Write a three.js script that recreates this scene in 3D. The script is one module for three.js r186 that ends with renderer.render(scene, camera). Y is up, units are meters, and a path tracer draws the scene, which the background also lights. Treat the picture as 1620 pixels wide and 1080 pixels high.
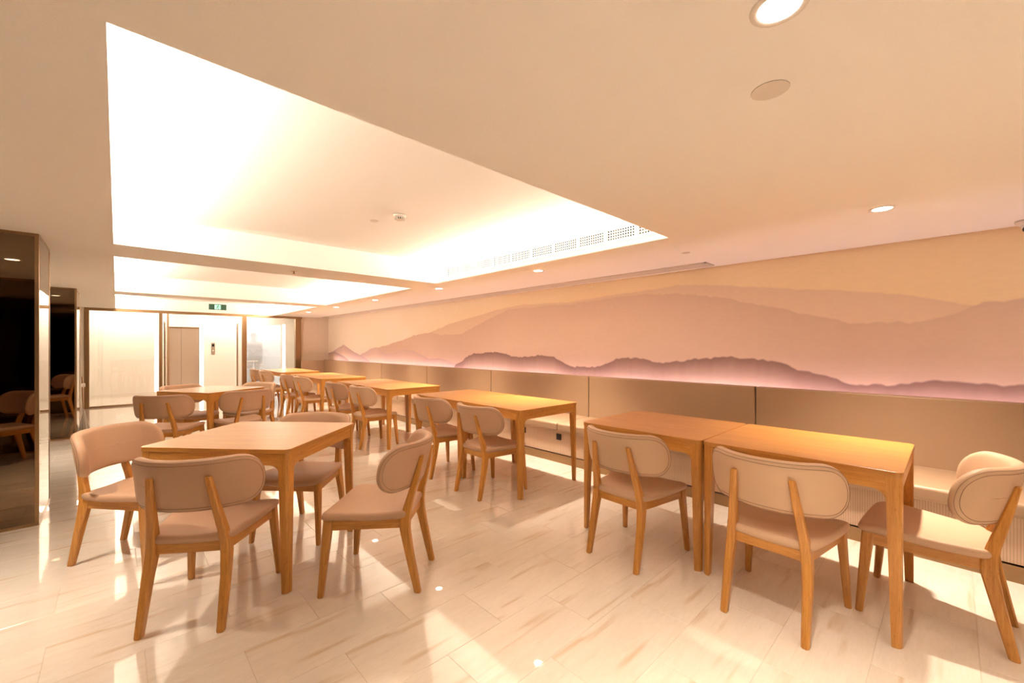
import * as THREE from 'three';
import { mergeGeometries, mergeVertices, toCreasedNormals } from 'three/addons/utils/BufferGeometryUtils.js';
import { RoundedBoxGeometry } from 'three/addons/geometries/RoundedBoxGeometry.js';
import { MarchingCubes } from 'three/addons/objects/MarchingCubes.js';
import { RectAreaLightUniformsLib } from 'three/addons/lights/RectAreaLightUniformsLib.js';

// ------------------------------------------------------------------ camera, exposure
// World: +x towards the mural wall, -z down the room to the lift lobby (a = -z), y up, metres.
const scene = new THREE.Scene();
scene.background = new THREE.Color(0x000000);
const renderer = new THREE.WebGLRenderer({ antialias: true });
renderer.toneMapping = THREE.LinearToneMapping;
renderer.toneMappingExposure = 1.5;
renderer.shadowMap.enabled = true;
RectAreaLightUniformsLib.init();

const camera = new THREE.PerspectiveCamera(2 * Math.atan(540 / 660) * 180 / Math.PI, 1.5, 0.05, 60);
camera.position.set(0, 1.31, 0);
const YAW = Math.atan2(625, 660);
camera.lookAt(Math.sin(YAW), 1.31, -Math.cos(YAW));
camera.setViewOffset(1620, 1080, 0, -8, 1620, 1080);      // slight rise of the lens

// lamp colours and strengths
const WARM = new THREE.Color().setRGB(1.0, 0.87, 0.715);
const SPOT = new THREE.Color().setRGB(1.0, 0.87, 0.72);
const PINK = new THREE.Color().setRGB(1.0, 0.73, 0.86);
const LOBBY = new THREE.Color().setRGB(1.0, 0.87, 0.72);
const COVE_L = 275, SPOT_I = 22, BACK_L = 9, LOBBY_L = 12;

// ------------------------------------------------------------------ helpers
let seed = 20240517;
const rnd = () => { seed = (seed * 1664525 + 1013904223) >>> 0; return seed / 4294967296; };
const taken = new Map();
function numbered(name) {
  const n = taken.get(name) || 0; taken.set(name, n + 1);
  return n ? `${name}_${String(n).padStart(3, '0')}` : name;
}
const shade = (o) => { o.castShadow = true; o.receiveShadow = true; return o; };
function tag(o, label, category, group) {
  o.userData.label = label; o.userData.category = category;
  if (group) o.userData.group = group;
  return o;
}
function thing(name, label, category, x = 0, y = 0, a = 0, turn = 0, group) {
  const g = new THREE.Group(); g.name = numbered(name); g.position.set(x, y, -a); g.rotation.y = turn;
  tag(g, label, category, group); scene.add(g); return g;
}
function struct(name, label) {
  const g = new THREE.Group(); g.name = name; g.userData.kind = 'structure'; if (label) g.userData.label = label;
  scene.add(g); return g;
}
function part(name, geo, mat, parent) {
  const m = shade(new THREE.Mesh(geo, mat)); m.name = name; parent.add(m); return m;
}
// box between world-like limits x0..x1, y0..y1, a0..a1 (a = -z), uv in metres
function bx(x0, x1, y0, y1, a0, a1, r = 0) {
  const w = x1 - x0, h = y1 - y0, d = a1 - a0;
  const g = r ? new RoundedBoxGeometry(w, h, d, 2, r) : new THREE.BoxGeometry(w, h, d);
  g.translate((x0 + x1) / 2, (y0 + y1) / 2, -(a0 + a1) / 2);
  return uvBox(g);
}
// uv in metres from the dominant face direction; u runs along `grain`
function uvBox(g, grain = 'x', off = [0, 0]) {
  if (g.index) g = g.toNonIndexed();
  const p = g.attributes.position, uv = new Float32Array(p.count * 2);
  const A = new THREE.Vector3(), B = new THREE.Vector3(), C = new THREE.Vector3(), n = new THREE.Vector3();
  const gi = 'xyz'.indexOf(grain);
  for (let i = 0; i < p.count; i += 3) {
    A.fromBufferAttribute(p, i); B.fromBufferAttribute(p, i + 1); C.fromBufferAttribute(p, i + 2);
    n.copy(B).sub(A).cross(C.clone().sub(A));
    const an = [Math.abs(n.x), Math.abs(n.y), Math.abs(n.z)];
    const k = an.indexOf(Math.max(...an));
    let others = [0, 1, 2].filter((q) => q !== k);
    if (others[1] === gi) others = [others[1], others[0]];
    [A, B, C].forEach((v, j) => {
      const c = v.toArray();
      uv[2 * (i + j)] = c[others[0]] + off[0]; uv[2 * (i + j) + 1] = c[others[1]] + off[1] + c[k] * 0.37;
    });
  }
  g.setAttribute('uv', new THREE.BufferAttribute(uv, 2));
  return g;
}
const merge = (list) => mergeGeometries(list.map((g) => {
  const q = g.index ? g.toNonIndexed() : g;
  for (const k of Object.keys(q.attributes)) if (!['position', 'normal', 'uv'].includes(k)) q.deleteAttribute(k);
  return q;
}));
function fromRings(rings, capStart = true, capEnd = true) {
  const n = rings[0].length, pos = [], idx = [];
  for (const r of rings) for (const v of r) pos.push(v[0], v[1], v[2]);
  for (let k = 0; k + 1 < rings.length; k++) for (let i = 0; i < n; i++) {
    const a = k * n + i, b = k * n + (i + 1) % n, c = a + n, d = b + n;
    idx.push(a, c, b, b, c, d);
  }
  const cap = (k, flip) => {
    const c = [0, 1, 2].map((q) => rings[k].reduce((s, v) => s + v[q], 0) / n);
    const ci = pos.length / 3; pos.push(...c);
    for (let i = 0; i < n; i++) { const a = k * n + i, b = k * n + (i + 1) % n; flip ? idx.push(a, ci, b) : idx.push(a, b, ci); }
  };
  if (capStart) cap(0, false); if (capEnd) cap(rings.length - 1, true);
  const g = new THREE.BufferGeometry();
  g.setAttribute('position', new THREE.Float32BufferAttribute(pos, 3)); g.setIndex(idx);
  g.setAttribute('uv', new THREE.Float32BufferAttribute(new Float32Array(pos.length / 3 * 2), 2));
  g.computeVertexNormals();
  return g;
}
// makes winding outward (signed volume test), smooth or creased normals
function solid(g, crease) {
  const p = g.attributes.position, ix = g.index.array; let vol = 0;
  const A = new THREE.Vector3(), B = new THREE.Vector3(), C = new THREE.Vector3();
  for (let i = 0; i < ix.length; i += 3) { A.fromBufferAttribute(p, ix[i]); B.fromBufferAttribute(p, ix[i + 1]); C.fromBufferAttribute(p, ix[i + 2]); vol += A.dot(B.cross(C)); }
  if (vol < 0) { for (let i = 0; i < ix.length; i += 3) { const t = ix[i]; ix[i] = ix[i + 1]; ix[i + 1] = t; } }
  g.computeVertexNormals();
  return crease ? toCreasedNormals(g, crease) : g;
}
// wooden bar built of horizontal slices: {x,y,z,w(x),d(z)}, chamfered corners
function bar(slices, ch = 0.006) {
  const rings = slices.map(({ x, y, z, w, d }) => {
    const a = w / 2, b = d / 2, c = Math.min(ch, a * 0.7, b * 0.7);
    return [[a, -b + c], [a, b - c], [a - c, b], [-a + c, b], [-a, b - c], [-a, -b + c], [-a + c, -b], [a - c, -b]].map(([u, v]) => [x + u, y, z + v]);
  });
  return uvBox(solid(fromRings(rings), 0.35), 'y', [rnd() * 3, rnd() * 3]);
}
const tubeGeo = (pts, r, seg = 60, closed = false) => new THREE.TubeGeometry(new THREE.CatmullRomCurve3(pts.map((p) => new THREE.Vector3(...p)), closed), seg, r, 6, closed);

// ------------------------------------------------------------------ procedural textures
function lattice(w, h, s) { let q = s >>> 0; const a = new Float32Array(w * h); for (let i = 0; i < a.length; i++) { q = (q * 1664525 + 1013904223) >>> 0; a[i] = q / 4294967296; } return a; }
function noiseField(w, h, s) {          // periodic value noise on a w x h lattice, sampled at (u,v) in 0..1
  const a = lattice(w, h, s), f = (t) => t * t * (3 - 2 * t);
  return (u, v) => {
    u = (u - Math.floor(u)) * w; v = (v - Math.floor(v)) * h;
    const i = Math.floor(u), j = Math.floor(v), fu = f(u - i), fv = f(v - j), i1 = (i + 1) % w, j1 = (j + 1) % h, ii = i % w, jj = j % h;
    return (a[jj * w + ii] * (1 - fu) + a[jj * w + i1] * fu) * (1 - fv) + (a[j1 * w + ii] * (1 - fu) + a[j1 * w + i1] * fu) * fv;
  };
}
function dataTex(w, h, fn, srgb = true, rep = [1, 1]) {
  const d = new Uint8Array(w * h * 4);
  for (let j = 0; j < h; j++) for (let i = 0; i < w; i++) {
    const c = fn((i + 0.5) / w, (j + 0.5) / h), o = 4 * (j * w + i);
    d[o] = Math.max(0, Math.min(255, c[0])); d[o + 1] = Math.max(0, Math.min(255, c[1])); d[o + 2] = Math.max(0, Math.min(255, c[2])); d[o + 3] = 255;
  }
  const t = new THREE.DataTexture(d, w, h, THREE.RGBAFormat);
  t.wrapS = t.wrapT = THREE.RepeatWrapping; t.magFilter = THREE.LinearFilter; t.minFilter = THREE.LinearMipmapLinearFilter; t.generateMipmaps = true;
  if (srgb) t.colorSpace = THREE.SRGBColorSpace;
  t.repeat.set(...rep); t.needsUpdate = true;
  return t;
}
const clamp = (v, a = 0, b = 1) => Math.max(a, Math.min(b, v));
const sstep = (a, b, v) => { const t = clamp((v - a) / (b - a)); return t * t * (3 - 2 * t); };
const mix3 = (a, b, t) => [a[0] + (b[0] - a[0]) * t, a[1] + (b[1] - a[1]) * t, a[2] + (b[2] - a[2]) * t];

// oak: grain along u, 1 m x 0.5 m per repeat
function oakTex(light, dark) {
  const n1 = noiseField(6, 64, 11), n2 = noiseField(24, 200, 12), n3 = noiseField(3, 12, 13), n4 = noiseField(60, 256, 14);
  return dataTex(1024, 512, (u, v) => {
    const wv = v + 0.02 * (n3(u, v) - 0.5);
    const k = 0.38 * n1(u, wv) + 0.30 * n2(u, wv) + 0.22 * n3(u, v);
    const pore = sstep(0.74, 0.9, n4(u, wv)) * 0.35;
    return mix3(light, dark, clamp(1.5 * (k - 0.25) + pore));
  }, true, [1, 2]);
}
// floor tile stone: pale body with brown streaks lying along u; 2.5 m x 1.25 m per repeat
const tileTex = (() => {
  const s1 = noiseField(7, 36, 21), s2 = noiseField(16, 90, 22), c1 = noiseField(5, 8, 23), c2 = noiseField(12, 40, 24), f = noiseField(90, 200, 25);
  return dataTex(2048, 1024, (u, v) => {
    const w = v + 0.012 * (c1(u, v) - 0.5) + 0.03 * u * 0;
    const base = mix3([238, 228, 215], [229, 216, 200], 0.6 * c1(u, v) + 0.4 * c2(u, v));
    const gate = sstep(0.42, 0.72, c2(u * 1, v));
    const st = sstep(0.55, 0.88, s1(u, w)) * (0.35 + 0.65 * s2(u, w)) * gate;
    const fine = sstep(0.66, 0.9, s2(u, w)) * 0.35;
    const col = mix3(base, [205, 176, 142], clamp(st * 0.62 + fine * 0.2));
    const g = (f(u, v) - 0.5) * 5;
    return [col[0] + g, col[1] + g, col[2] + g];
  }, true, [1 / 2.5, 1 / 1.25]);
})();
const leatherBump = (() => { const a = noiseField(128, 128, 31), b = noiseField(40, 40, 32); return dataTex(512, 512, (u, v) => { const k = 255 * (0.6 * a(u, v) + 0.4 * b(u, v)); return [k, k, k]; }, false, [5, 5]); })();
const plasterBump = (() => { const a = noiseField(200, 200, 41), b = noiseField(30, 30, 42); return dataTex(512, 512, (u, v) => { const k = 255 * (0.7 * a(u, v) + 0.3 * b(u, v)); return [k, k, k]; }, false, [1, 1]); })();
const ribTex = (() => { const n = noiseField(64, 4, 51); return dataTex(512, 64, (u, v) => { const s = 0.5 + 0.5 * Math.sin(u * 2 * Math.PI * 32); const k = 0.86 + 0.14 * s * (0.7 + 0.3 * n(u, v)); return [236 * k + 10, 216 * k + 10, 196 * k + 8]; }, true, [1 / 0.4, 1]); })();

// the mural print: ridges given in wall coordinates (a = distance down the room, y = height)
const RIDGE = {
  far: [[7.5, 1.50], [6.66, 1.682], [6.44, 1.734], [5.71, 1.825], [5.09, 1.906], [4.53, 1.948], [4.04, 1.935], [3.59, 1.914], [3.01, 1.949], [2.67, 1.96], [2.35, 1.971], [2.07, 1.985], [1.76, 1.955], [1.55, 1.923], [0.94, 1.83], [0.68, 1.793], [0.3, 1.725], [0.1, 1.669], [-0.09, 1.612], [-0.33, 1.517], [-4.5, 1.2]],
  mid: [[10.4, 1.1], [9.63, 1.249], [8.82, 1.353], [7.76, 1.528], [7.1, 1.597], [6.77, 1.533], [6.06, 1.54], [5.39, 1.748], [4.8, 1.893], [4.37, 1.898], [4.03, 1.9], [3.59, 1.879], [3.01, 1.917], [2.51, 1.927], [2.21, 1.903], [1.92, 1.867], [1.55, 1.789], [1.34, 1.728], [1.03, 1.647], [0.76, 1.558], [0.6, 1.507], [0.44, 1.501], [0.3, 1.505], [0.23, 1.482], [0.1, 1.516], [-0.03, 1.561], [-0.09, 1.603], [-0.15, 1.626], [-0.26, 1.637], [-0.33, 1.638], [-1.2, 1.75], [-4.5, 1.5]],
  low: [[10.31, 1.086], [9.73, 1.264], [9.46, 1.295], [9.2, 1.206], [8.94, 1.136], [8.61, 1.154], [8.16, 1.255], [7.73, 1.218], [7.15, 1.072], [6.72, 1.081], [6.39, 1.029], [6.04, 0.95]],
  peak: [[12.94, 0.97], [12.53, 1.107], [12.25, 1.165], [11.43, 1.362], [10.78, 1.178], [10.31, 1.086], [9.8, 0.95]],
  near: [[6.3, 0.93], [6.22, 0.999], [6.04, 1.05], [5.93, 1.12], [5.71, 1.189], [5.25, 1.216], [4.95, 1.199], [4.77, 1.151], [4.53, 1.146], [4.18, 1.189], [3.89, 1.158], [3.68, 1.07], [3.51, 1.028], [3.19, 1.04], [3.01, 1.09], [2.87, 1.153], [2.6, 1.182], [2.32, 1.129], [2.05, 1.137], [1.92, 1.174], [1.55, 1.201], [1.34, 1.193], [1.13, 1.168], [0.94, 1.104], [0.76, 1.051], [0.64, 1.003], [0.56, 0.989], [0.44, 0.997], [0.33, 0.998], [0.23, 1.011], [0.1, 1.052], [-0.03, 1.055], [-0.15, 1.044], [-0.33, 1.049], [-4.5, 1.1]],
  dot: [[12.9, 0.97], [12.73, 1.048], [12.53, 1.125], [12.06, 1.159], [11.51, 1.067], [11.11, 0.96]],
};
const MUR = { a0: -4.4, a1: 12.55, y0: 0.75, y1: 2.137 };
const muralTex = (() => {
  const W = 2048, H = 512, n1 = noiseField(420, 3, 61), n2 = noiseField(110, 3, 62), mist = noiseField(26, 5, 63), gr = noiseField(400, 90, 64);
  const at = (pts, a) => { for (let i = 0; i + 1 < pts.length; i++) { const [p, q] = [pts[i], pts[i + 1]]; if (a <= p[0] && a >= q[0]) { const t = (p[0] - a) / (p[0] - q[0] || 1); return p[1] + (q[1] - p[1]) * t; } } return -1; };
  const layers = [   // ridge, ink at the crest, depth over which the printed mist thins it, roughness of the tree line
    ['far', [224, 194, 168], 0.5, 0.010], ['mid', [215, 183, 163], 0.62, 0.022], ['low', [216, 186, 176], 0.26, 0.012], ['peak', [206, 175, 168], 0.26, 0.010], ['near', [150, 117, 106], 0.34, 0.026], ['dot', [184, 150, 146], 0.16, 0.012],
  ];
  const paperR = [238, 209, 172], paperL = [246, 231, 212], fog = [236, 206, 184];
  return dataTex(W, H, (u, v) => {
    const a = MUR.a1 + (MUR.a0 - MUR.a1) * u, y = MUR.y0 + (MUR.y1 - MUR.y0) * v;
    let c = mix3(paperR, paperL, clamp(sstep(2.5, 9.5, a) + 0.25 * (mist(u, v) - 0.5)));   // sky colour runs from warm peach to cream down the room
    for (const [k, ink, depth, rough] of layers) {
      const r0 = at(RIDGE[k], a); if (r0 < 0) continue;
      const r = r0 + rough * (n1(u, 0.2) + 0.8 * n2(u, 0.5) - 0.9);
      const d = r - y; if (d < -0.008) continue;
      const s = clamp((d + 0.008) / 0.016);
      const t = clamp(d / depth + 0.22 * (mist(u, v) - 0.5) * clamp(d * 6));
      c = mix3(c, mix3(ink, fog, Math.pow(t, 0.75)), s);
    }
    const g = (gr(u, v) - 0.5) * 3;
    return [c[0] + g, c[1] + g, c[2] + g];
  });
})();

// ------------------------------------------------------------------ materials
const lin = (r, g, b) => new THREE.Color().setRGB(r, g, b);
const std = (o) => new THREE.MeshStandardMaterial(o), phy = (o) => new THREE.MeshPhysicalMaterial(o);
const M = {
  plaster: std({ color: lin(0.91, 0.875, 0.825), roughness: 0.92, bumpMap: plasterBump, bumpScale: 0.0004 }),
  wallPaint: std({ color: lin(0.84, 0.75, 0.65), roughness: 0.85, bumpMap: plasterBump, bumpScale: 0.0004 }),
  ribWall: std({ map: ribTex, roughness: 0.7 }),
  tile: [0, 1].map((k) => phy({ map: tileTex, color: k ? lin(1, 0.985, 0.965) : lin(0.96, 0.945, 0.925), roughness: 0.16, clearcoat: 1, clearcoatRoughness: 0.015, ior: 1.5 })),
  grout: std({ color: lin(0.66, 0.54, 0.42), roughness: 0.9 }),
  oak: phy({ map: oakTex([206, 144, 66], [172, 108, 38]), roughness: 0.42, clearcoat: 0.35, clearcoatRoughness: 0.25 }),
  oakTop: phy({ map: oakTex([196, 136, 60], [172, 110, 42]), roughness: 0.38, clearcoat: 0.5, clearcoatRoughness: 0.22 }),
  leather: phy({ color: lin(0.54, 0.325, 0.2), roughness: 0.5, bumpMap: leatherBump, bumpScale: 0.0003, sheen: 0.15, sheenRoughness: 0.5 }),
  leatherPale: phy({ color: lin(0.62, 0.40, 0.25), roughness: 0.48, bumpMap: leatherBump, bumpScale: 0.0003 }),
  piping: std({ color: lin(0.26, 0.155, 0.095), roughness: 0.6 }),
  bench: phy({ color: lin(0.42, 0.268, 0.16), roughness: 0.45, bumpMap: leatherBump, bumpScale: 0.0003 }),
  benchBase: std({ map: ribTex, color: lin(0.74, 0.62, 0.53), roughness: 0.6 }),
  bronze: std({ color: lin(0.34, 0.215, 0.115), metalness: 1, roughness: 0.3 }),
  bronzePale: std({ color: lin(0.55, 0.39, 0.25), metalness: 1, roughness: 0.28 }),
  steel: std({ color: lin(0.62, 0.53, 0.45), metalness: 1, roughness: 0.34 }),
  chrome: std({ color: lin(0.82, 0.78, 0.72), metalness: 1, roughness: 0.1 }),
  darkMirror: std({ color: lin(0.20, 0.145, 0.095), metalness: 1, roughness: 0.015 }),
  glass: phy({ color: 0xffffff, roughness: 0.0, transmission: 1, thickness: 0, ior: 1.45 }),
  frosted: phy({ color: lin(0.93, 0.94, 0.95), roughness: 0.5, transmission: 1, thickness: 0, ior: 1.45 }),
  lobbyWall: phy({ color: lin(0.82, 0.76, 0.68), roughness: 0.35 }),
  corridor: std({ color: lin(0.80, 0.78, 0.75), roughness: 0.8 }),
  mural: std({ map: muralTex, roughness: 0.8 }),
  black: std({ color: lin(0.012, 0.011, 0.01), roughness: 0.4 }),
  darkWall: std({ color: lin(0.45, 0.34, 0.24), roughness: 0.6 }),
  white: std({ color: lin(0.80, 0.77, 0.72), roughness: 0.5 }),
  trimWhite: std({ color: lin(0.75, 0.68, 0.6), roughness: 0.5 }),
  cloth: std({ color: lin(0.6, 0.53, 0.45), roughness: 0.95 }),
};
const glow = (c, k) => std({ color: 0x000000, emissive: c, emissiveIntensity: k, roughness: 0.6 });
M.ledWarm = glow(WARM, 9); M.ledPink = glow(PINK, 4); M.ledLobby = glow(LOBBY, 3.2); M.lens = glow(SPOT, 14);
function area(color, L, w, h, pos, look) {
  const l = new THREE.RectAreaLight(color, L, w, h); l.position.set(pos[0], pos[1], -pos[2]);
  l.lookAt(look[0], look[1], -look[2]); l.castShadow = true; scene.add(l); return l;
}

// ------------------------------------------------------------------ room shell
const H = 2.137, HT = 2.40, XW = 4.5, AW = 12.55, XL = -2.4, AB = -4.4;
const TRAYS = [[1.485, 4.655], [5.3, 8.6], [9.15, 12.5], [-4.2, -1.25]], TX0 = -0.02, TX1 = 3.05, RX0 = -0.17, RX1 = 3.2;  // last recess and its strips are added behind the camera for soft fill
{
  const c = struct('ceiling', 'cream plaster ceiling with three lit rectangular recesses');
  const sh = new THREE.Shape([[XL, AB], [XW + 0.1, AB], [XW + 0.1, AW], [XL, AW]].map((p) => new THREE.Vector2(...p)));
  for (const [a0, a1] of TRAYS) sh.holes.push(new THREE.Path([[TX0, a0], [TX0, a1], [TX1, a1], [TX1, a0]].map((p) => new THREE.Vector2(...p))));
  const g = new THREE.ExtrudeGeometry(sh, { depth: 0.013, bevelEnabled: false });
  g.rotateX(-Math.PI / 2); g.translate(0, H, 0);            // shape (x, a) -> (x, y, -a)
  part('soffit', uvBox(g), M.plaster, c);
  for (const [a0, a1] of TRAYS) {
    part('tray_ceiling', bx(RX0 - 0.02, RX1 + 0.02, HT, HT + 0.03, a0 - 0.02, a1 + 0.02), M.plaster, c);
    part('tray_wall', bx(RX0 - 0.02, RX0, H + 0.013, HT, a0 - 0.02, a1 + 0.02), M.plaster, c);
    part('tray_wall', bx(RX1, RX1 + 0.02, H + 0.013, HT, a0 - 0.02, a1 + 0.02), M.plaster, c);
    part('tray_wall', bx(RX0, RX1, H + 0.013, HT, a0 - 0.02, a0), M.plaster, c);
    part('tray_wall', bx(RX0, RX1, H + 0.013, HT, a1, a1 + 0.02), M.plaster, c);
  }
}
{
  const r = struct('wall_right', 'plain peach wall behind the mural'); part('wall_surface', bx(XW, XW + 0.1, 0, H, AB, AW + 0.1), M.wallPaint, r);
  const l = struct('wall_left', 'dark brown wall left of the columns'); part('wall_surface', bx(XL - 0.1, XL, 0, H, AB, AW), M.darkWall, l);
  const b = struct('wall_back', 'wall behind the camera'); part('wall_surface', bx(XL, XW, 0, H, AB - 0.1, AB), M.wallPaint, b);
  const f = struct('wall_far', 'end wall beside the glass doors');
  part('wall_surface', bx(XL, -0.5, 0, H, AW, AW + 0.1), M.wallPaint, f);
  part('ribbed_panel', bx(3.775, XW, 0, H, AW, AW + 0.1), M.ribWall, f);
  part('lintel', bx(XL, XW, H + 0.013, 2.6, AW, AW + 0.1), M.wallPaint, f);
}
// floor: rows of long tiles lying across the room in half bond
{
  const f = struct('floor', 'glossy cream tiles with brown streaks');
  part('grout_bed', bx(XL, XW, -0.1, -0.0015, AB, 15.3), M.grout, f);
  const TL = 0.622, TW = 0.311, G = 0.0011;
  const tileGeo = (l, w, ou, ov) => {
    const x = l / 2 - G / 2, z = w / 2 - G / 2, c = 0.0012, y = 0;
    const r = (ix, yy) => [[x - ix, yy, z - ix], [x - ix, yy, -z + ix], [-x + ix, yy, -z + ix], [-x + ix, yy, z - ix]];
    let g = solid(fromRings([r(0, -0.0014), r(0, -0.0008), r(c, y)], true, true), 0.2);
    return uvBox(g, 'x', [ou, ov]);
  };
  const variants = []; for (let k = 0; k < 14; k++) variants.push(tileGeo(TL, TW, rnd() * 2.5, rnd() * 1.25));
  const fwd = [Math.sin(YAW), Math.cos(YAW)]; const near = [], rest = [];
  for (let j = -15; j < 50; j++) {
    const ac = 0.0775 + 0.311 * j + 0.0; if (ac - TW / 2 < AB || ac + TW / 2 > 15.2) continue;
    for (let i = -5; i < 9; i++) {
      const xc = 1.02 + TL / 2 + TL * i + (((j % 2) + 2) % 2 ? TL / 2 : 0); if (xc - TL / 2 < XL || xc + TL / 2 > XW + 0.3) continue;
      const d = xc * fwd[0] + ac * fwd[1], s = xc * fwd[1] - ac * fwd[0];
      (d > 0.9 && d < 5.6 && Math.abs(s) < d * 1.25 + 0.35 && xc < 3.8 && xc > -0.8 ? near : rest).push([xc, ac, d]);
    }
  }
  near.sort((p, q) => p[2] - q[2]); rest.push(...near.splice(300));
  near.forEach(([x, a], n) => { const m = part(n ? `tile_${String(n).padStart(3, '0')}` : 'tile', variants[Math.floor(rnd() * 14)], M.tile[rnd() < 0.5 ? 0 : 1], f); m.position.set(x, 0, -a); });
  const field = part('tile_field', merge(rest.map(([x, a]) => variants[Math.floor(rnd() * 14)].clone().translate(x, 0, -a))), M.tile[1], f);
  field.userData.kind = 'stuff';
}
// ------------------------------------------------------------------ cove strips in the trays
TRAYS.forEach(([a0, a1], n) => {
  for (const side of [0, 1]) {
    const x = side ? 3.11 : -0.08, len = a1 - a0 - 0.1, ac = (a0 + a1) / 2;
    const where = ['nearest visible', 'middle', 'farthest', 'added unseen rear'][n] + ' ceiling recess', s = side ? 'mural side' : 'column side';
    const t = thing('light_strip', `warm LED strip hidden in the ${s} cove of the ${where}`, 'light strip', x, H + 0.013, ac, 0, 'cove light strips');
    part('channel', bx(-0.012, 0.012, 0, 0.004, -len / 2, len / 2), M.white, t);
    part('diffuser', bx(-0.009, 0.009, 0.004, 0.008, -len / 2, len / 2), M.ledWarm, t);
    const l = area(WARM, COVE_L, 0.02, len, [x, H + 0.0225, ac], [x, H + 1, ac]); l.rotation.set(Math.PI / 2, 0, 0);
    l.rotateY(side ? 0.7 : -0.7);                          // strip tilted towards the middle of the recess
  }
});
// perforated return-air grille high on the mural-side wall of the nearest recess
{
  const a0 = 1.52, a1 = 4.62, y0 = 2.225, y1 = 2.375, t = thing('air_grille', 'long white perforated air grille inside the nearest ceiling recess', 'grille', RX1, 0, 0);
  part('backing', bx(-0.003, -0.001, y0, y1, a0, a1), M.black, t);
  const bars = []; const rows = 4, ph = 0.0235, y = 2.297;
  bars.push(bx(-0.011, -0.008, y0, y - 2 * ph + 0.004, a0, a1), bx(-0.011, -0.008, y + 2 * ph - 0.004, HT - 0.001, a0, a1));
  for (let r = 1; r < rows; r++) bars.push(bx(-0.011, -0.008, y + (r - 2) * ph - 0.003, y + (r - 2) * ph + 0.003, a0, a1));
  const mods = 10, ml = (a1 - a0) / mods;
  for (let m = 0; m < mods; m++) {
    bars.push(bx(-0.0118, -0.0074, y0 + 0.001, y1 - 0.001, a0 + m * ml - 0.016, a0 + m * ml + 0.016));
    for (let k = 0; k < 11; k++) { const a = a0 + m * ml + 0.024 + k * (ml - 0.04) / 11; bars.push(bx(-0.0106, -0.0077, y - 2 * ph, y + 2 * ph, a - 0.0032, a + 0.0032)); }
  }
  part('perforated_face', merge(bars), M.trimWhite, t).userData.kind = 'stuff';
}

// ------------------------------------------------------------------ mural, banquette
{
  const g = new THREE.PlaneGeometry(1, 1); const w = MUR.a1 - MUR.a0, h = MUR.y1 - MUR.y0;
  const m = new THREE.BoxGeometry(w, h, 0.006);
  m.rotateY(-Math.PI / 2); m.translate(XW - 0.004, (MUR.y0 + MUR.y1) / 2, -(MUR.a0 + MUR.a1) / 2);
  { // uv across the printed face: u from the far end to the near end
    const p = m.attributes.position, uv = m.attributes.uv;
    for (let i = 0; i < p.count; i++) uv.setXY(i, (MUR.a1 + p.getZ(i)) / w, (p.getY(i) - MUR.y0) / h);
  }
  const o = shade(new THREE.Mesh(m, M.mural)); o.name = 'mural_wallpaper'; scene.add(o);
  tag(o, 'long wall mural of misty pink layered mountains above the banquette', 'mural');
}
const BX = 4.2, BF = 3.6, BE0 = -4.3, BE1 = 12.1;
{
  const t = thing('banquette', 'long taupe leather banquette bench running below the mural', 'bench');
  const seams = [BE0, -2.45, -0.61, 1.23, 3.07, 4.91, 6.75, 8.59, 10.43, BE1];
  part('base_panel', uvBox(bx(BF + 0.03, BX + 0.1, 0.1, 0.36, BE0, BE1), 'z'), M.benchBase, t);
  part('kick_plate', bx(BF + 0.02, BX + 0.1, 0, 0.092, BE0, BE1), M.bronze, t);
  part('ledge', bx(BX + 0.1, XW - 0.01, 0.78, 0.80, BE0, BE1), M.trimWhite, t);
  part('end_panel', bx(BF + 0.02, XW - 0.01, 0, 0.93, BE1, BE1 + 0.03), M.benchBase, t);
  part('back_board', bx(BX + 0.09, BX + 0.115, 0, 0.93, BE0, BE1), M.trimWhite, t);
  for (let i = 0; i + 1 < seams.length; i++) {
    part('backrest_panel', bx(BX, BX + 0.09, 0.44, 0.945, seams[i] + 0.004, seams[i + 1] - 0.004, 0.012), M.bench, t);
    part('seat_cushion', bx(BF, BX + 0.03, 0.36, 0.45, seams[i] + 0.003, seams[i + 1] - 0.003, 0.022), M.bench, t);
  }
  const s = thing('light_strip', 'pale pink LED strip glowing behind the banquette back', 'light strip', 4.41, 0.80, (BE0 + BE1) / 2);
  const len = BE1 - BE0 - 0.1;
  part('channel', bx(-0.012, 0.012, 0, 0.008, -len / 2, len / 2), M.white, s);
  part('diffuser', bx(-0.009, 0.009, 0.008, 0.014, -len / 2, len / 2), M.ledPink, s);
  area(PINK, BACK_L, 0.03, len, [4.41, 0.817, (BE0 + BE1) / 2], [4.41, 2, 0]).rotation.set(Math.PI / 2, 0, 0);
}
for (const [a, w] of [[3.06, 'nearer'], [3.62, 'farther']]) {
  const t = thing('power_socket', w === 'nearer' ? 'square black power socket on the banquette base under a seat seam' : 'black power socket on the banquette base hidden behind a table leg', 'socket', BF + 0.03, 0.29, a, 0, 'banquette sockets');
  part('plate', bx(-0.008, 0, -0.035, 0.035, -0.035, 0.035, 0.003), M.black, t);
  part('insert', bx(-0.01, -0.008, -0.022, 0.022, -0.022, 0.022), M.black, t);
}
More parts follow.
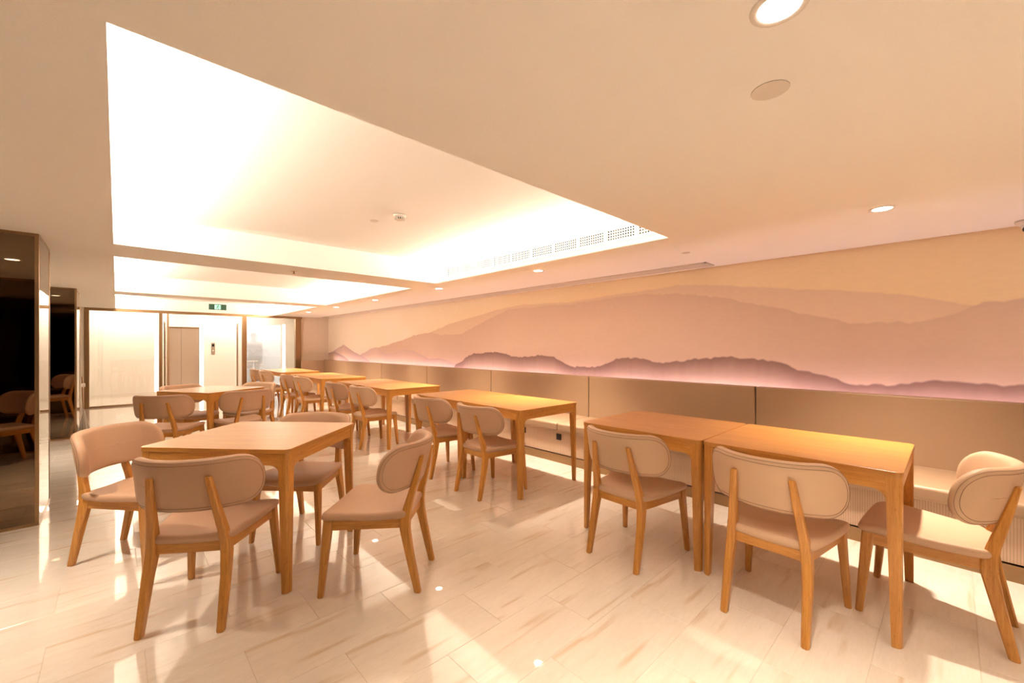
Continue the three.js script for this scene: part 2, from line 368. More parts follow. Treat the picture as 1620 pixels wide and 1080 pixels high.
// slot diffuser in the ceiling along the mural
{
  const t = thing('slot_diffuser', 'long cream linear air diffuser in ceiling along the mural', 'air vent', 0, H, 0);
  const a0 = 1.66, a1 = 12.2, x0 = 4.18, x1 = 4.40;
  part('frame', merge([bx(x0, x0 + 0.02, -0.008, -0.0005, a0, a1), bx(x1 - 0.02, x1, -0.008, -0.0005, a0, a1), bx(x0, x1, -0.008, -0.0005, a0, a0 + 0.02), bx(x0, x1, -0.008, -0.0005, a1 - 0.02, a1)]), M.trimWhite, t);
  part('backing', bx(x0 + 0.02, x1 - 0.02, -0.002, -0.0005, a0 + 0.02, a1 - 0.02), M.cloth, t);
  for (let k = 0; k < 5; k++) { const x = x0 + 0.032 + k * 0.033; part('slat', bx(x, x + 0.022, -0.007, -0.0022, a0 + 0.02, a1 - 0.02), M.trimWhite, t); }
}

// ------------------------------------------------------------------ tables
const TH = 0.765, TWX = 0.79, TLA = 0.85;
function makeTable() {
  const t = new THREE.Group();
  const hx = TWX / 2, hz = TLA / 2, r = 0.03;
  const rr = (ax, az, rad) => { const s = new THREE.Shape(); s.moveTo(-ax + rad, -az); s.lineTo(ax - rad, -az); s.absarc(ax - rad, -az + rad, rad, -Math.PI / 2, 0); s.lineTo(ax, az - rad); s.absarc(ax - rad, az - rad, rad, 0, Math.PI / 2); s.lineTo(-ax + rad, az); s.absarc(-ax + rad, az - rad, rad, Math.PI / 2, Math.PI); s.lineTo(-ax, -az + rad); s.absarc(-ax + rad, -az + rad, rad, Math.PI, Math.PI * 1.5); return s; };
  const top = new THREE.ExtrudeGeometry(rr(hx - 0.002, hz - 0.002, r), { depth: 0.020, bevelEnabled: true, bevelThickness: 0.002, bevelSize: 0.002, bevelSegments: 2, curveSegments: 8 });
  top.rotateX(-Math.PI / 2); top.translate(0, TH - 0.022, 0);
  part('table_top', uvBox(top, 'z'), M.oakTop, t);
  const yb = TH - 0.0245, L = 0.056, B = 0.036, ap = 0.062;
  const shadowGap = new THREE.ExtrudeGeometry(rr(hx - 0.006, hz - 0.006, r), { depth: 0.0025, bevelEnabled: false }); shadowGap.rotateX(-Math.PI / 2); shadowGap.translate(0, yb, 0);
  part('underlay', uvBox(shadowGap, 'z'), M.oak, t);
  // aprons with a rounded bracket into each leg
  const apron = (half, grain) => {
    const i = half - L, q = 0.05, s = new THREE.Shape();
    s.moveTo(-i, yb); s.lineTo(i, yb); s.lineTo(i, yb - ap - q); s.absarc(i - q, yb - ap - q, q, 0, Math.PI / 2, false); s.lineTo(-i + q, yb - ap); s.absarc(-i + q, yb - ap - q, q, Math.PI / 2, Math.PI, false); s.lineTo(-i, yb);
    const g = new THREE.ExtrudeGeometry(s, { depth: 0.022, bevelEnabled: false, curveSegments: 8 }); g.translate(0, 0, -0.011); return g;
  };
  for (const sgn of [-1, 1]) {
    part('apron', uvBox(apron(hx).translate(0, 0, sgn * (hz - 0.018)), 'x', [0.3 * sgn, 0.7]), M.oak, t);
    const g2 = apron(hz); g2.rotateY(Math.PI / 2); g2.translate(sgn * (hx - 0.018), 0, 0);
    part('apron', uvBox(g2, 'z', [0.11 * sgn, 0.2]), M.oak, t);
  }
  for (const sx of [-1, 1]) for (const sz of [-1, 1]) {     // tapering leg, rounded outer corner
    const slice = (y, w) => {
      const pts = [[0, 0], [w, 0], [w, w - 0.028], [w - 0.004, w - 0.014], [w - 0.014, w - 0.004], [w - 0.028, w], [0, w]];
      return pts.map(([u, v]) => [sx * (hx - 0.003 - w + u), y, sz * (hz - 0.003 - w + v)]);
    };
    const rings = [slice(0, B - 0.003), slice(0.004, B), slice(0.4, B + 0.011), slice(yb - ap, L - 0.001), slice(yb, L)];
    part('leg', uvBox(solid(fromRings(rings), 0.45), 'y', [rnd(), rnd()]), M.oak, t);
  }
  return t;
}
const tableProto = makeTable();
function placeTable(x, a, turn, label, group) {
  const g = tableProto.clone(); g.name = numbered('dining_table'); g.position.set(x, 0, -a); g.rotation.y = turn; tag(g, label, 'table', group); scene.add(g); return g;
}
// ------------------------------------------------------------------ chairs (local +x is the front)
function roundRect(hw, hh, r, n = 10) {
  const o = []; const add = (cx, cy, a0) => { for (let k = 0; k <= n; k++) { const a = a0 + (k / n) * Math.PI / 2; o.push([cx + r * Math.cos(a), cy + r * Math.sin(a)]); } };
  const m = 14;
  const line = (p, q) => { for (let k = 1; k < m; k++) o.push([p[0] + (q[0] - p[0]) * k / m, p[1] + (q[1] - p[1]) * k / m]); };
  add(hw - r, hh - r, 0); line([hw - r, hh], [-hw + r, hh]); add(-hw + r, hh - r, Math.PI / 2); add(-hw + r, -hh + r, Math.PI); line([-hw + r, -hh], [hw - r, -hh]); add(hw - r, -hh + r, Math.PI * 1.5);
  return o;
}
const PAD = { hw: 0.342, hh: 0.128, r: 0.118, R: 0.312, t: 0.052, yc: 0.669, xb: -0.236, lean: 0.235 };
function bend(u, v, w) {               // pad coordinates (along, up, towards the front) -> chair
  const th = u / PAD.R, rr = PAD.R - w;
  const x = PAD.xb + PAD.R - rr * Math.cos(th), z = rr * Math.sin(th);
  return [x - v * Math.tan(PAD.lean) * (0.45 + 0.55 * Math.cos(th)), PAD.yc + v, z];
}
function makeChair(leather) {
  const c = new THREE.Group();
  // seat pad
  {
    const sh = new THREE.Shape();
    const bx0 = -0.2, bx1 = 0.262, wb = 0.185, wf = 0.247;
    sh.moveTo(bx0, -wb + 0.05); sh.quadraticCurveTo(bx0, -wb, bx0 + 0.05, -wb - 0.008);
    sh.bezierCurveTo(0.02, -wf + 0.02, 0.1, -wf, bx1 - 0.07, -wf); sh.quadraticCurveTo(bx1 - 0.008, -wf, bx1 - 0.004, -wf + 0.06);
    sh.quadraticCurveTo(bx1 + 0.012, 0, bx1 - 0.004, wf - 0.06); sh.quadraticCurveTo(bx1 - 0.008, wf, bx1 - 0.07, wf);
    sh.bezierCurveTo(0.1, wf, 0.02, wf - 0.02, bx0 + 0.05, wb + 0.008); sh.quadraticCurveTo(bx0, wb, bx0, wb - 0.05);
    sh.closePath();
    const out = sh.getSpacedPoints(72).slice(0, -1), cx = 0.04, th = 0.042;
    const top = (x, z) => 0.43 + 0.014 * (z / 0.24) ** 2 - 0.016 * Math.exp(-(((x + 0.02) / 0.13) ** 2)) * (1 - (z / 0.26) ** 2) - 0.010 * sstep(0.18, 0.27, x);
    const rings = []; const ring = (s, drop) => out.map((p) => { const x = cx + (p.x - cx) * s, z = p.y * s; return [x, top(x, z) - drop, z]; });
    for (const s of [0.1, 0.3, 0.5, 0.7, 0.85]) rings.push(ring(s, 0));
    for (let k = 0; k <= 8; k++) { const a = k / 8 * Math.PI; rings.push(ring(1 - 0.075 * (1 - Math.sin(a)), th / 2 * (1 - Math.cos(a)))); }
    rings.push(ring(0.5, th), ring(0.1, th));
    const g = solid(fromRings(rings)); const p = g.attributes.position; for (let i = 0; i < p.count; i++) g.attributes.uv.setXY(i, p.getX(i), p.getZ(i));
    part('seat', g, leather, c);
  }
  // curved back pad
  {
    const rings = []; const t = PAD.t, e = 0.026;
    const ring = (d, w) => roundRect(PAD.hw - d, PAD.hh - d, Math.max(PAD.r - d, 0.006)).map(([u, v]) => bend(u, v, w));
    for (const d of [0.11, 0.085, 0.055, 0.038]) rings.push(ring(d, t / 2 + 0.004 * (d / 0.1)));
    for (let k = 0; k <= 10; k++) { const a = k / 10 * Math.PI; rings.push(ring(e * (1 - Math.sin(a)), t / 2 * Math.cos(a))); }
    for (const d of [0.038, 0.055, 0.085, 0.11]) rings.push(ring(d, -t / 2 - 0.002 * (d / 0.1)));
    // close both faces along the middle line
    const strip = (w) => roundRect(PAD.hw - 0.1275, 0.0005, 0.0004).map(([u, v]) => bend(u, v, w));
    rings.unshift(strip(t / 2 + 0.005)); rings.push(strip(-t / 2 - 0.002));
    const g = solid(fromRings(rings, false, false)); const p = g.attributes.position; for (let i = 0; i < p.count; i++) g.attributes.uv.setXY(i, p.getZ(i), p.getY(i));
    const b = part('backrest', g, leather, c);
    const loop = (d, w, r) => { const o = roundRect(PAD.hw - d, PAD.hh - d, PAD.r - d, 8).map(([u, v]) => bend(u, v, w)); return tubeGeo(o.filter((_, i) => i % 2 === 0), r, 130, true); };
    part('piping', loop(0.024, -t / 2 - 0.0002, 0.0012), M.piping, b);
    part('seam', loop(0.0085, -t / 2 + 0.0045, 0.0010), M.piping, b);
  }
  for (const s of [-1, 1]) {
    part('leg', bar([{ x: 0.247, y: 0, z: s * 0.231, w: 0.026, d: 0.026 }, { x: 0.246, y: 0.004, z: s * 0.231, w: 0.029, d: 0.028 }, { x: 0.222, y: 0.3, z: s * 0.214, w: 0.044, d: 0.036 }, { x: 0.214, y: 0.404, z: s * 0.208, w: 0.048, d: 0.038 }]), M.oak, c);
    // rear leg: splayed foot, knee at the rail, post leaning back behind the pad
    part('leg', bar([{ x: -0.25, y: 0, z: s * 0.169, w: 0.03, d: 0.028 }, { x: -0.249, y: 0.004, z: s * 0.169, w: 0.034, d: 0.031 }, { x: -0.198, y: 0.24, z: s * 0.166, w: 0.046, d: 0.037 }, { x: -0.18, y: 0.335, z: s * 0.161, w: 0.054, d: 0.040 }, { x: -0.179, y: 0.385, z: s * 0.157, w: 0.054, d: 0.040 }, { x: -0.192, y: 0.45, z: s * 0.15, w: 0.044, d: 0.038 }, { x: -0.232, y: 0.60, z: s * 0.133, w: 0.032, d: 0.033 }, { x: -0.259, y: 0.712, z: s * 0.121, w: 0.022, d: 0.029 }, { x: -0.261, y: 0.718, z: s * 0.1205, w: 0.017, d: 0.024 }]), M.oak, c);
    // side rail
    const a = [-0.165, s * 0.158], b = [0.205, s * 0.206], g = new THREE.BoxGeometry(Math.hypot(b[0] - a[0], b[1] - a[1]), 0.052, 0.022);
    const u = uvBox(g, 'x', [rnd(), rnd()]); u.rotateY(-Math.atan2(b[1] - a[1], b[0] - a[0])); u.translate((a[0] + b[0]) / 2, 0.368, (a[1] + b[1]) / 2);
    part('side_rail', u, M.oak, c);
  }
  part('front_rail', uvBox(new THREE.BoxGeometry(0.022, 0.052, 0.40), 'z').translate(0.214, 0.368, 0), M.oak, c);
  part('rear_rail', uvBox(new THREE.BoxGeometry(0.022, 0.046, 0.30), 'z').translate(-0.176, 0.366, 0), M.oak, c);
  return c;
}
const chairProto = makeChair(M.leather), chairPale = makeChair(M.leatherPale);
function placeChair(x, a, deg, label, group, pale) {
  const g = (pale ? chairPale : chairProto).clone(); g.name = numbered('dining_chair'); g.position.set(x, 0, -a); g.rotation.y = deg * Math.PI / 180; tag(g, label, 'chair', group); scene.add(g); return g;
}
// two free-standing tables, turned against the room
placeTable(0.66, 2.99, (-47.5 + 90) * Math.PI / 180, 'oak dining table standing alone in left foreground with four chairs', 'free-standing oak tables');
placeTable(0.90, 6.55, (-58 + 90) * Math.PI / 180, 'oak dining table standing alone in front of the glass doors', 'free-standing oak tables');
{
  const gc = 'chairs at the free-standing tables';
  placeChair(0.353, 2.62, 55, 'taupe leather chair seen from behind, nearest chair of left foreground table', gc);
  placeChair(1.11, 2.26, 135, 'taupe leather chair seen side-on, right of the foreground table', gc);
  placeChair(0.10, 3.58, -43, 'taupe leather chair facing us, left of the foreground table by the dark column', gc);
  placeChair(0.99, 3.22, -137, 'taupe leather chair tucked behind the far side of the foreground table', gc);
  placeChair(0.425, 5.96, 57, 'taupe leather chair on near left side of the table before the glass doors', gc);
  placeChair(1.11, 5.95, 104, 'taupe leather chair on near right side of the table before the glass doors', gc);
  placeChair(0.69, 6.93, -60, 'taupe leather chair behind the table before the glass doors, only its back top showing', gc);
  placeChair(1.36, 6.71, -147, 'pale taupe chair on far right of the table before the glass doors', gc, true);
}
// five pairs of tables along the banquette, nearest first
const ORD = ['first', 'second', 'third', 'fourth', 'fifth'];
for (let k = 0; k < 5; k++) {
  const s = 0.145 + 2.382 * k, xt = 2.845 + (k ? 0.04 : 0);
  const tn = k === 0 ? 'of the nearest pair along the banquette' : k === 4 ? 'of the farthest pair along the banquette' : `of the ${ORD[k]} pair along the banquette, counted from the camera`;
  placeTable(xt, s + TLA / 2, 0, `oak dining table, nearer one ${tn}`, 'oak tables along the banquette');
  placeTable(xt, s + TLA * 1.5 + 0.006, 0, `oak dining table, farther one ${tn}`, 'oak tables along the banquette');
  const cs = [[[2.43, 0.60, -2], [2.43, 1.415, -2]], [[2.485, 2.93, 0], [2.50, 3.72, 1]], [[2.49, 5.36, 1], [2.47, 6.17, -2]], [[2.47, 7.7, 0], [2.47, 8.5, 2]], [[2.47, 10.1, 0], [2.47, 10.9, -1]]][k];
  const fn = k === 0 ? 'nearest' : k === 4 ? 'farthest' : ORD[k];
  cs.forEach(([x, a, d], q) => placeChair(x, a, d, `chair facing the banquette at the ${q ? 'farther' : 'nearer'} table of the ${fn} table pair`, 'chairs facing the banquette', k === 0 || (k === 2 && q === 0) || (k > 2 && q === 0)));
}
placeChair(2.9, 0.062, 87, 'pale leather chair at the near end of the nearest banquette table, at right picture edge', 'chairs facing the banquette', true);
// chairs beyond the left picture edge, seen only as reflections in the dark columns
placeChair(-0.92, 2.0, 150, 'taupe leather chair mirrored in the nearer dark glass column', 'chairs left of the columns');
placeChair(-0.85, 6.05, 160, 'taupe leather chair mirrored in the farther dark glass column', 'chairs left of the columns');

// ------------------------------------------------------------------ dark glass columns
function column(a0, a1, label) {
  const t = thing('glass_column', label, 'column', 0, 0, 0, 0, 'dark glass columns');
  const x0 = -1.6, x1 = -0.415, f = 0.022;
  part('core', bx(x0 + 0.03, x1 - 0.03, 0, H - 0.001, a0 + 0.03, a1 - 0.03), M.black, t);
  part('glass_pane', bx(x0 + f, x1 - f, f, H - f - 0.001, a0 + 0.004, a0 + 0.012), M.darkMirror, t);
  part('glass_pane', bx(x0 + f, x1 - f, f, H - f - 0.001, a1 - 0.012, a1 - 0.004), M.darkMirror, t);
  part('glass_pane', bx(x1 - 0.012, x1 - 0.003, f, H - f - 0.001, a0 + f, a1 - f), M.darkMirror, t);
  for (const [x, a] of [[x1 - f, a0], [x1 - f, a1 - f], [x0, a0], [x0, a1 - f]]) part('corner_trim', bx(x, x + f, 0, H - 0.001, a, a + f, 0.002), M.bronze, t);
  for (const y of [0, H - f - 0.001]) {
    part('edge_trim', bx(x0 + f, x1 - f, y, y + f, a0, a0 + f), M.bronze, t);
    part('edge_trim', bx(x0 + f, x1 - f, y, y + f, a1 - f, a1), M.bronze, t);
    part('edge_trim', bx(x1 - f, x1, y, y + f, a0 + f, a1 - f), M.bronze, t);
  }
}
column(4.61, 5.30, 'dark bronze glass column at left picture edge');
column(8.58, 9.28, 'dark bronze glass column farther back, near the glass doors');
column(0.62, 1.43, 'dark bronze glass column left of the camera, outside the picture');
// mop leaning against the farther column
{
  const t = thing('mop', 'small pale string mop standing against the farther dark column', 'mop', -0.36, 0, 9.0);
  part('handle', tubeGeo([[0, 0.2, 0], [-0.012, 0.5, 0.005], [-0.02, 0.86, 0.01]], 0.009, 12), M.chrome, t);
  part('clamp', bx(-0.036, 0.012, 0.70, 0.755, -0.02, 0.02, 0.006), M.white, t);
  const head = []; for (let k = 0; k < 16; k++) { const an = k / 16 * Math.PI * 2, r = 0.05 + 0.025 * rnd(); head.push(tubeGeo([[0, 0.34, 0], [0.02 * Math.cos(an), 0.24, 0.02 * Math.sin(an)], [0.8 * r * Math.cos(an), 0.1, 0.8 * r * Math.sin(an)], [r * Math.cos(an), 0.008, r * Math.sin(an)]], 0.009, 10)); }
  part('mop_strings', merge(head), M.cloth, t).userData.kind = 'stuff';
}

// ------------------------------------------------------------------ glass doors and lift lobby
{
  const d = struct('door_1', 'bronze-framed glass doors to the lift lobby'); const a = AW + 0.03;
  part('header', bx(-0.5, 3.775, 2.078, H - 0.002, AW - 0.02, AW + 0.1), M.bronze, d);
  part('jamb', bx(-0.5, -0.425, 0, 2.078, AW - 0.02, AW + 0.1, 0.004), M.bronze, d);
  part('jamb', bx(3.60, 3.735, 0, 2.078, AW - 0.02, AW + 0.1, 0.004), M.bronze, d);
  part('jamb_edge', bx(3.742, 3.775, 0, 2.078, AW - 0.03, AW + 0.1, 0.004), M.bronzePale, d);
  part('sill', bx(-0.425, 0.71, 0.002, 0.035, AW, AW + 0.06), M.bronze, d);
  part('sill', bx(2.44, 3.6, 0.002, 0.035, AW, AW + 0.06), M.bronze, d);
  part('post', bx(0.70, 0.765, 0, 2.078, AW, AW + 0.06, 0.004), M.bronze, d);
  part('post', bx(0.845, 0.885, 0, 2.078, AW + 0.03, AW + 0.07, 0.004), M.bronzePale, d);
  part('post', bx(2.335, 2.44, 0, 2.078, AW, AW + 0.06, 0.004), M.bronze, d);
  part('glass_pane', bx(-0.425, 0.70, 0.035, 2.078, a, a + 0.01), M.glass, d);
  part('glass_pane', bx(2.44, 3.6, 0.035, 2.078, a, a + 0.01), M.glass, d);
  for (const [x0, x1, xh] of [[-0.3, 0.845, 0.805], [2.2, 3.3, 2.225]]) {       // sliding leaves parked behind the fixed panes
    const leaf = part('sliding_leaf', bx(x0, x1, 0.01, 2.07, a + 0.045, a + 0.055), M.glass, d);
    part('pull_handle', merge([uvBox(new THREE.CylinderGeometry(0.02, 0.02, 1.75, 14).translate(xh, 1.02, -(AW - 0.03))), uvBox(new THREE.CylinderGeometry(0.008, 0.008, 0.1, 8).rotateX(Math.PI / 2).translate(xh, 1.06, -(AW + 0.03))), uvBox(new THREE.CylinderGeometry(0.026, 0.026, 0.03, 14).translate(xh, 1.06, -(AW - 0.03)))]), M.chrome, leaf);
  }
}
const LA = 15.12, LX0 = -1.6, LX1 = 5.2, LH = 2.5;
{
  const w = struct('wall_lobby', 'cream wall panels of the lift lobby');
  for (const [x0, x1, y0, y1] of [[LX0, 1.05, 0, LH], [1.05, 1.745, 1.87, LH], [1.745, 2.86, 0, LH], [2.86, 3.90, 0, 0.04], [2.86, 3.90, 2.02, LH], [3.90, LX1, 0, LH]]) part('wall_panel', bx(x0, x1, y0, y1, LA, LA + 0.08), M.lobbyWall, w);
  part('side_wall', bx(LX0 - 0.1, LX0, 0, LH, AW + 0.1, LA + 0.08), M.lobbyWall, w);
  part('side_wall', bx(LX1, LX1 + 0.1, 0, LH, AW + 0.1, LA + 0.08), M.lobbyWall, w);
  part('front_wall', bx(LX0, -0.5, 0, LH, AW + 0.1, AW + 0.12), M.lobbyWall, w);
  part('front_wall', bx(3.775, LX1, 0, LH, AW + 0.1, AW + 0.12), M.lobbyWall, w);
  part('front_wall', bx(-0.5, 3.775, 2.14, LH, AW + 0.1, AW + 0.12), M.lobbyWall, w);
  part('lobby_ceiling', bx(LX0, LX1, LH, LH + 0.05, AW + 0.1, LA + 0.1), M.plaster, w);
  part('skirting', bx(LX0, 1.05, 0, 0.06, LA - 0.008, LA), M.trimWhite, w);
  // corridor behind the frosted panel
  part('corridor_wall', merge([bx(2.4, 4.4, 0, LH, LA + 1.6, LA + 1.65), bx(2.35, 2.4, 0, LH, LA + 0.08, LA + 1.65), bx(4.4, 4.45, 0, LH, LA + 0.08, LA + 1.65), bx(2.35, 4.45, LH, LH + 0.05, LA + 0.08, LA + 1.65), bx(2.35, 4.45, -0.05, 0, LA + 0.08, LA + 1.65)]), M.corridor, w);
  // ceiling panels of the lobby
  for (const [x, w2] of [[0.2, 1.6], [2.6, 1.8]]) {
    const t = thing('ceiling_panel_light', x < 1 ? 'bright ceiling light panel in the lobby left of the lift' : 'bright ceiling light panel in the lobby right of the lift', 'ceiling light', x, LH - 0.02, 14.6);
    part('frame', bx(-w2 / 2 - 0.02, w2 / 2 + 0.02, 0.004, 0.019, -0.22, 0.22), M.white, t);
    part('diffuser', bx(-w2 / 2, w2 / 2, 0, 0.004, -0.2, 0.2), M.ledLobby, t);
    area(LOBBY, LOBBY_L, w2, 0.4, [x, LH - 0.025, 14.6], [x, 0, 14.6]).rotation.set(-Math.PI / 2, 0, 0);
  }
  area(new THREE.Color().setRGB(1, 0.97, 0.93), 5, 1.4, 0.6, [3.4, LH - 0.03, LA + 0.9], [3.4, 0, LA + 0.9]).rotation.set(-Math.PI / 2, 0, 0);
  const ct = thing('ceiling_panel_light', 'cool ceiling light in the corridor behind frosted glass', 'ceiling light', 3.4, LH - 0.02, LA + 0.9);
  part('diffuser', bx(-0.7, 0.7, 0, 0.015, -0.3, 0.3), glow(new THREE.Color().setRGB(1, 0.97, 0.93), 3), ct);
  const fg = struct('window_1', 'frosted glass panel in the lobby wall');
  part('pane', bx(2.86, 3.90, 0.04, 2.02, LA + 0.03, LA + 0.04), M.frosted, fg);
  part('rail', bx(2.9, 3.24, 0.845, 0.865, LA - 0.03, LA - 0.005, 0.004), M.white, fg);
  for (const [x, y0, y1, lb] of [[0.795, 0.06, 2.2, 'vertical light strip on lobby wall left of the lift'], [1.80, 0.02, 2.2, 'vertical light strip close to the right lift jamb'], [3.985, 0.06, 2.03, 'vertical light strip right of the frosted glass panel']]) {
    const t = thing('light_strip', lb, 'light strip', x, 0, LA, 0, 'lobby light strips');
    part('channel', bx(-0.05, 0.05, y0, y1, -0.008, -0.0005), M.white, t);
    part('diffuser', bx(-0.043, 0.043, y0 + 0.005, y1 - 0.005, -0.012, -0.008), M.ledLobby, t);
    area(LOBBY, 3, 0.086, y1 - y0, [x, (y0 + y1) / 2, LA - 0.016], [x, (y0 + y1) / 2, 0]).rotation.set(0, 0, 0);
  }
}
{
  const t = thing('elevator_door', 'brushed steel two-leaf lift door in the lobby', 'elevator', 1.3975, 0, LA + 0.04);
  part('door_leaf', bx(-0.345, -0.065, 0.004, 1.855, 0, 0.02), M.steel, t);
  part('door_leaf', bx(-0.06, 0.345, 0.004, 1.855, 0.006, 0.026), M.steel, t);
  part('lintel', bx(-0.346, 0.346, 1.83, 1.868, -0.04, 0.03), M.bronze, t);
  part('jamb', bx(-0.3465, -0.325, 0, 1.83, -0.04, -0.001), M.bronzePale, t);
  const p = thing('call_panel', 'small steel lift call panel with round button on lobby wall', 'panel', 2.075, 1.25, LA);
  part('plate', bx(-0.045, 0.045, -0.175, 0.175, -0.012, -0.0005, 0.003), M.steel, p);
  part('display', bx(-0.028, 0.028, 0.06, 0.13, -0.014, -0.012), M.black, p);
  part('button', uvBox(new THREE.CylinderGeometry(0.02, 0.02, 0.006, 18).rotateX(Math.PI / 2).translate(0, -0.06, 0.0145)), M.white, p);
}
// person behind the frosted panel
{
  const J = [ // capsule bones: from, to, radii
    [[0, 1.60, 0], [0, 1.66, 0], 0.085, 0.09], [[0, 1.44, 0], [0, 1.56, 0.005], 0.05, 0.048],
    [[-0.14, 1.40, 0], [0.14, 1.40, 0], 0.07, 0.07], [[0, 1.36, 0], [0, 1.12, 0], 0.15, 0.13], [[0, 1.12, 0], [0, 0.95, 0], 0.13, 0.145],
    [[-0.19, 1.38, 0], [-0.22, 1.1, -0.02], 0.05, 0.042], [[-0.22, 1.1, -0.02], [-0.2, 0.86, 0.05], 0.04, 0.03], [[0.19, 1.38, 0], [0.22, 1.1, -0.02], 0.05, 0.042], [[0.22, 1.1, -0.02], [0.2, 0.86, 0.05], 0.04, 0.03],
    [[-0.09, 0.93, 0], [-0.1, 0.5, 0.01], 0.085, 0.058], [[-0.1, 0.5, 0.01], [-0.1, 0.07, -0.01], 0.056, 0.04], [[0.09, 0.93, 0], [0.1, 0.5, 0.01], 0.085, 0.058], [[0.1, 0.5, 0.01], [0.1, 0.07, -0.01], 0.056, 0.04],
    [[-0.1, 0.04, -0.03], [-0.11, 0.035, 0.13], 0.04, 0.035], [[0.1, 0.04, -0.03], [0.11, 0.035, 0.13], 0.04, 0.035],
    [[0.2, 0.86, 0.05], [0.195, 0.78, 0.07], 0.032, 0.02], [[-0.2, 0.86, 0.05], [-0.195, 0.78, 0.07], 0.032, 0.02],
  ];
  const res = 84, S = 1.85, mc = new MarchingCubes(res, M.corridor, false, false, 90000); mc.isolation = 0;
  const va = new THREE.Vector3(), vb = new THREE.Vector3(), vp = new THREE.Vector3(), ab = new THREE.Vector3();
  for (let k = 0; k < res; k++) for (let j = 0; j < res; j++) for (let i = 0; i < res; i++) {
    vp.set((i / res * 2 - 1) * S / 2, (j / res * 2 - 1) * S / 2 + 0.88, (k / res * 2 - 1) * S / 2);
    let d = 9;
    if (Math.abs(vp.z) < 0.3 && Math.abs(vp.x) < 0.4) for (const [a, b, r0, r1] of J) {
      va.set(...a); vb.set(...b); ab.subVectors(vb, va); const t = clamp(vp.clone().sub(va).dot(ab) / ab.lengthSq());
      const q = vp.clone().sub(va).addScaledVector(ab, -t).length() - (r0 + (r1 - r0) * t), h = clamp(0.5 + 0.5 * (d - q) / 0.03);
      d = d * (1 - h) + q * h - 0.03 * h * (1 - h);
    }
    mc.field[i + j * res + k * res * res] = -d;
  }
  mc.update();
  const g = new THREE.BufferGeometry(), n = mc.count;
  const pos = mc.positionArray.slice(0, n * 3), nor = mc.normalArray.slice(0, n * 3);
  for (let i = 0; i < n; i++) { pos[3 * i] *= S / 2; pos[3 * i + 1] = pos[3 * i + 1] * S / 2 + 0.88; pos[3 * i + 2] *= S / 2; }
  g.setAttribute('position', new THREE.BufferAttribute(pos, 3)); g.setAttribute('normal', new THREE.BufferAttribute(nor, 3));
  g.setAttribute('uv', new THREE.BufferAttribute(new Float32Array(n * 2), 2));
  const t = thing('person', 'blurred person in grey clothes standing behind frosted glass of the lobby', 'person', 3.2, 0, LA + 0.37);
  const gm = mergeVertices(g, 1e-5); gm.computeBoundingBox(); gm.translate(0, -gm.boundingBox.min.y, 0);
  part('body', gm, std({ color: lin(0.52, 0.50, 0.48), roughness: 0.9 }), t);
  const hair = new THREE.SphereGeometry(0.1, 20, 14, 0, Math.PI * 2, 0, Math.PI * 0.55); hair.translate(0, 1.665 - 0.0, -0.008);
  part('hair', hair, std({ color: lin(0.25, 0.23, 0.21), roughness: 0.7 }), t);
}
// exit sign on the end wall above the doors
{
  const cv = document.createElement('canvas'); cv.width = 360; cv.height = 140; const c = cv.getContext('2d');
  c.fillStyle = '#27452f'; c.fillRect(0, 0, 360, 140); c.fillStyle = '#a8f5df'; c.fillRect(118, 14, 124, 112);
  c.fillStyle = '#1f5a3a'; c.strokeStyle = '#1f5a3a'; c.lineWidth = 13; c.lineCap = 'round'; c.lineJoin = 'round';
  c.beginPath(); c.arc(190, 34, 11, 0, 7); c.fill();
  const ln = (p) => { c.beginPath(); c.moveTo(...p[0]); p.slice(1).forEach((q) => c.lineTo(...q)); c.stroke(); };
  ln([[182, 52], [172, 82]]); ln([[182, 52], [208, 60], [218, 74]]); ln([[182, 52], [158, 58], [148, 74]]); ln([[172, 82], [198, 92], [194, 120]]); ln([[172, 82], [158, 104], [134, 108]]);
  c.lineWidth = 6; ln([[128, 22], [232, 22], [232, 124]]);
  const tx = new THREE.CanvasTexture(cv); tx.colorSpace = THREE.SRGBColorSpace;
  const t = thing('exit_sign', 'green illuminated running man exit sign above the glass doors', 'exit sign', 1.81, 2.285, AW - 0.05);
  part('housing', bx(-0.185, 0.185, -0.075, 0.075, 0, 0.025, 0.004), std({ color: lin(0.05, 0.07, 0.05), roughness: 0.4 }), t);
  const face = new THREE.PlaneGeometry(0.36, 0.14); face.translate(0, 0, 0.001);
  part('face', face, std({ map: tx, emissive: 0xffffff, emissiveMap: tx, emissiveIntensity: 0.55, roughness: 0.3 }), t);
}

// ------------------------------------------------------------------ downlights and small ceiling fittings
function downlight(x, a, label, group, k = 1) {
  const t = thing('downlight', label, 'downlight', x, H, a, 0, group);
  part('trim_ring', new THREE.LatheGeometry([[0.047, -0.0005], [0.047, -0.004], [0.055, -0.006], [0.063, -0.004], [0.064, -0.0005]].map((p) => new THREE.Vector2(...p)), 40), M.trimWhite, t);
  part('lens', new THREE.CylinderGeometry(0.047, 0.047, 0.002, 40).translate(0, -0.0025, 0), M.lens, t);
  const s = new THREE.SpotLight(SPOT, SPOT_I * k, 0, 0.78, 1, 2); s.position.set(x, H - 0.008, -a); s.target.position.set(x, 0, -a); s.castShadow = true; s.shadow.radius = 1.6;
  scene.add(s, s.target);
}
downlight(1.17, 0.29, 'large round downlight at top picture edge, nearest the camera', 'downlights', 0.6);
downlight(1.17, -0.75, 'round downlight behind the camera, outside the picture', 'downlights left of the columns', 0.7);
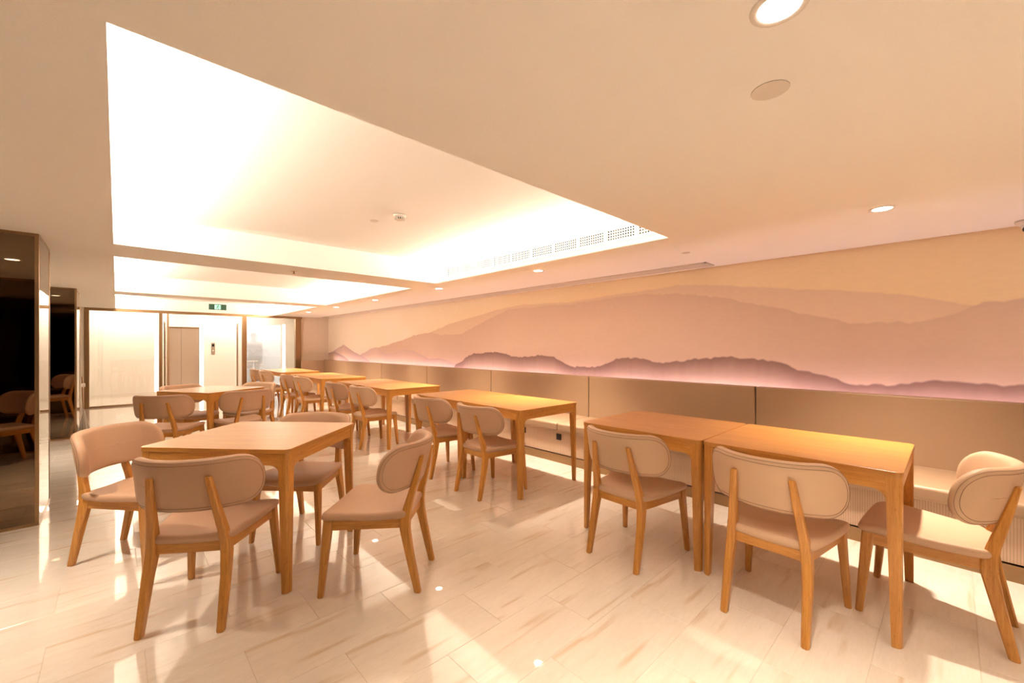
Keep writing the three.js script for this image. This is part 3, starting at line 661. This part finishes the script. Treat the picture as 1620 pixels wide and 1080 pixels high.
[[0.29, 'round downlight above the nearest banquette table, at right', 0.85], [3.10, 'round downlight beside the right corner of the nearest ceiling recess', 1], [5.03, 'round downlight at the far right corner of the nearest ceiling recess', 1], [7.05, 'round downlight beside the middle ceiling recess', 1], [8.87, 'small round downlight at the far corner of the middle recess', 1], [10.6, 'tiny farthest downlight beside the last ceiling recess', 1]].forEach(([a, l, k]) => downlight(3.33, a, l, 'downlights', k));
downlight(-0.72, 3.1, 'downlight left of the columns, mirrored in the nearer dark glass', 'downlights left of the columns', 0.6);
downlight(-0.72, 7.2, 'downlight between the columns, mirrored in the farther dark glass', 'downlights left of the columns', 0.6);
{
  const t = thing('cover_plate', 'flat round blank cover disc on ceiling below the large downlight', 'cover plate', 1.53, H, 0.405);
  part('disc', new THREE.LatheGeometry([[0, -0.004], [0.051, -0.004], [0.054, -0.0025], [0.054, -0.0005], [0, -0.0005]].map((p) => new THREE.Vector2(...p)), 48), M.trimWhite, t);
}
{
  const t = thing('smoke_detector', 'small round white smoke detector on the nearest recess ceiling', 'smoke detector', 1.70, HT, 3.15);
  part('base', new THREE.LatheGeometry([[0, -0.001], [0.05, -0.001], [0.052, -0.008], [0.047, -0.026], [0, -0.026]].map((p) => new THREE.Vector2(...p)), 32), M.trimWhite, t);
  part('chamber', new THREE.CylinderGeometry(0.034, 0.034, 0.014, 24).translate(0, -0.033, 0), M.black, t);
  for (let k = 0; k < 12; k++) { const an = k / 12 * Math.PI * 2; part('rib', uvBox(new THREE.BoxGeometry(0.005, 0.014, 0.009)).rotateY(-an).translate(0.036 * Math.cos(an), -0.033, 0.036 * Math.sin(an)), M.trimWhite, t); }
  part('cap', new THREE.LatheGeometry([[0, -0.046], [0.034, -0.044], [0.042, -0.040], [0, -0.040]].map((p) => new THREE.Vector2(...p)), 32), M.trimWhite, t);
}
for (const [x, y, a, l] of [[1.41, H, 4.97, 'tiny sprinkler on the ceiling band between the first two recesses'], [1.62, HT, 3.45, 'flat concealed sprinkler cap behind the smoke detector'], [3.65, H, 1.62, 'tiny sprinkler cap between the recess corner and the air diffuser']]) {
  const t = thing('sprinkler', l, 'sprinkler', x, y, a);
  const flat = y === HT || x > 3;
  part('plate', new THREE.LatheGeometry([[0, -0.004], [0.032, -0.004], [0.034, -0.0005], [0, -0.0005]].map((p) => new THREE.Vector2(...p)), 24), M.trimWhite, t);
  if (!flat) part('head', new THREE.LatheGeometry([[0, -0.03], [0.014, -0.03], [0.014, -0.027], [0.006, -0.025], [0.007, -0.004], [0, -0.004]].map((p) => new THREE.Vector2(...p)), 16), M.bronze, t);
}
{
  const t = thing('security_camera', 'small dome security camera on ceiling at right picture edge', 'camera', 4.34, H, -0.345);
  part('base', new THREE.LatheGeometry([[0, -0.0005], [0.062, -0.0005], [0.062, -0.012], [0.05, -0.03], [0, -0.03]].map((p) => new THREE.Vector2(...p)), 32), M.trimWhite, t);
  const eye = part('eyeball', new THREE.SphereGeometry(0.034, 24, 16).translate(0, -0.038, 0), M.white, t);
  part('lens', new THREE.SphereGeometry(0.022, 20, 14).translate(-0.012, -0.057, -0.008), M.black, eye);
}
scene.traverse((o) => { if (o.isMesh) shade(o); });
renderer.render(scene, camera);
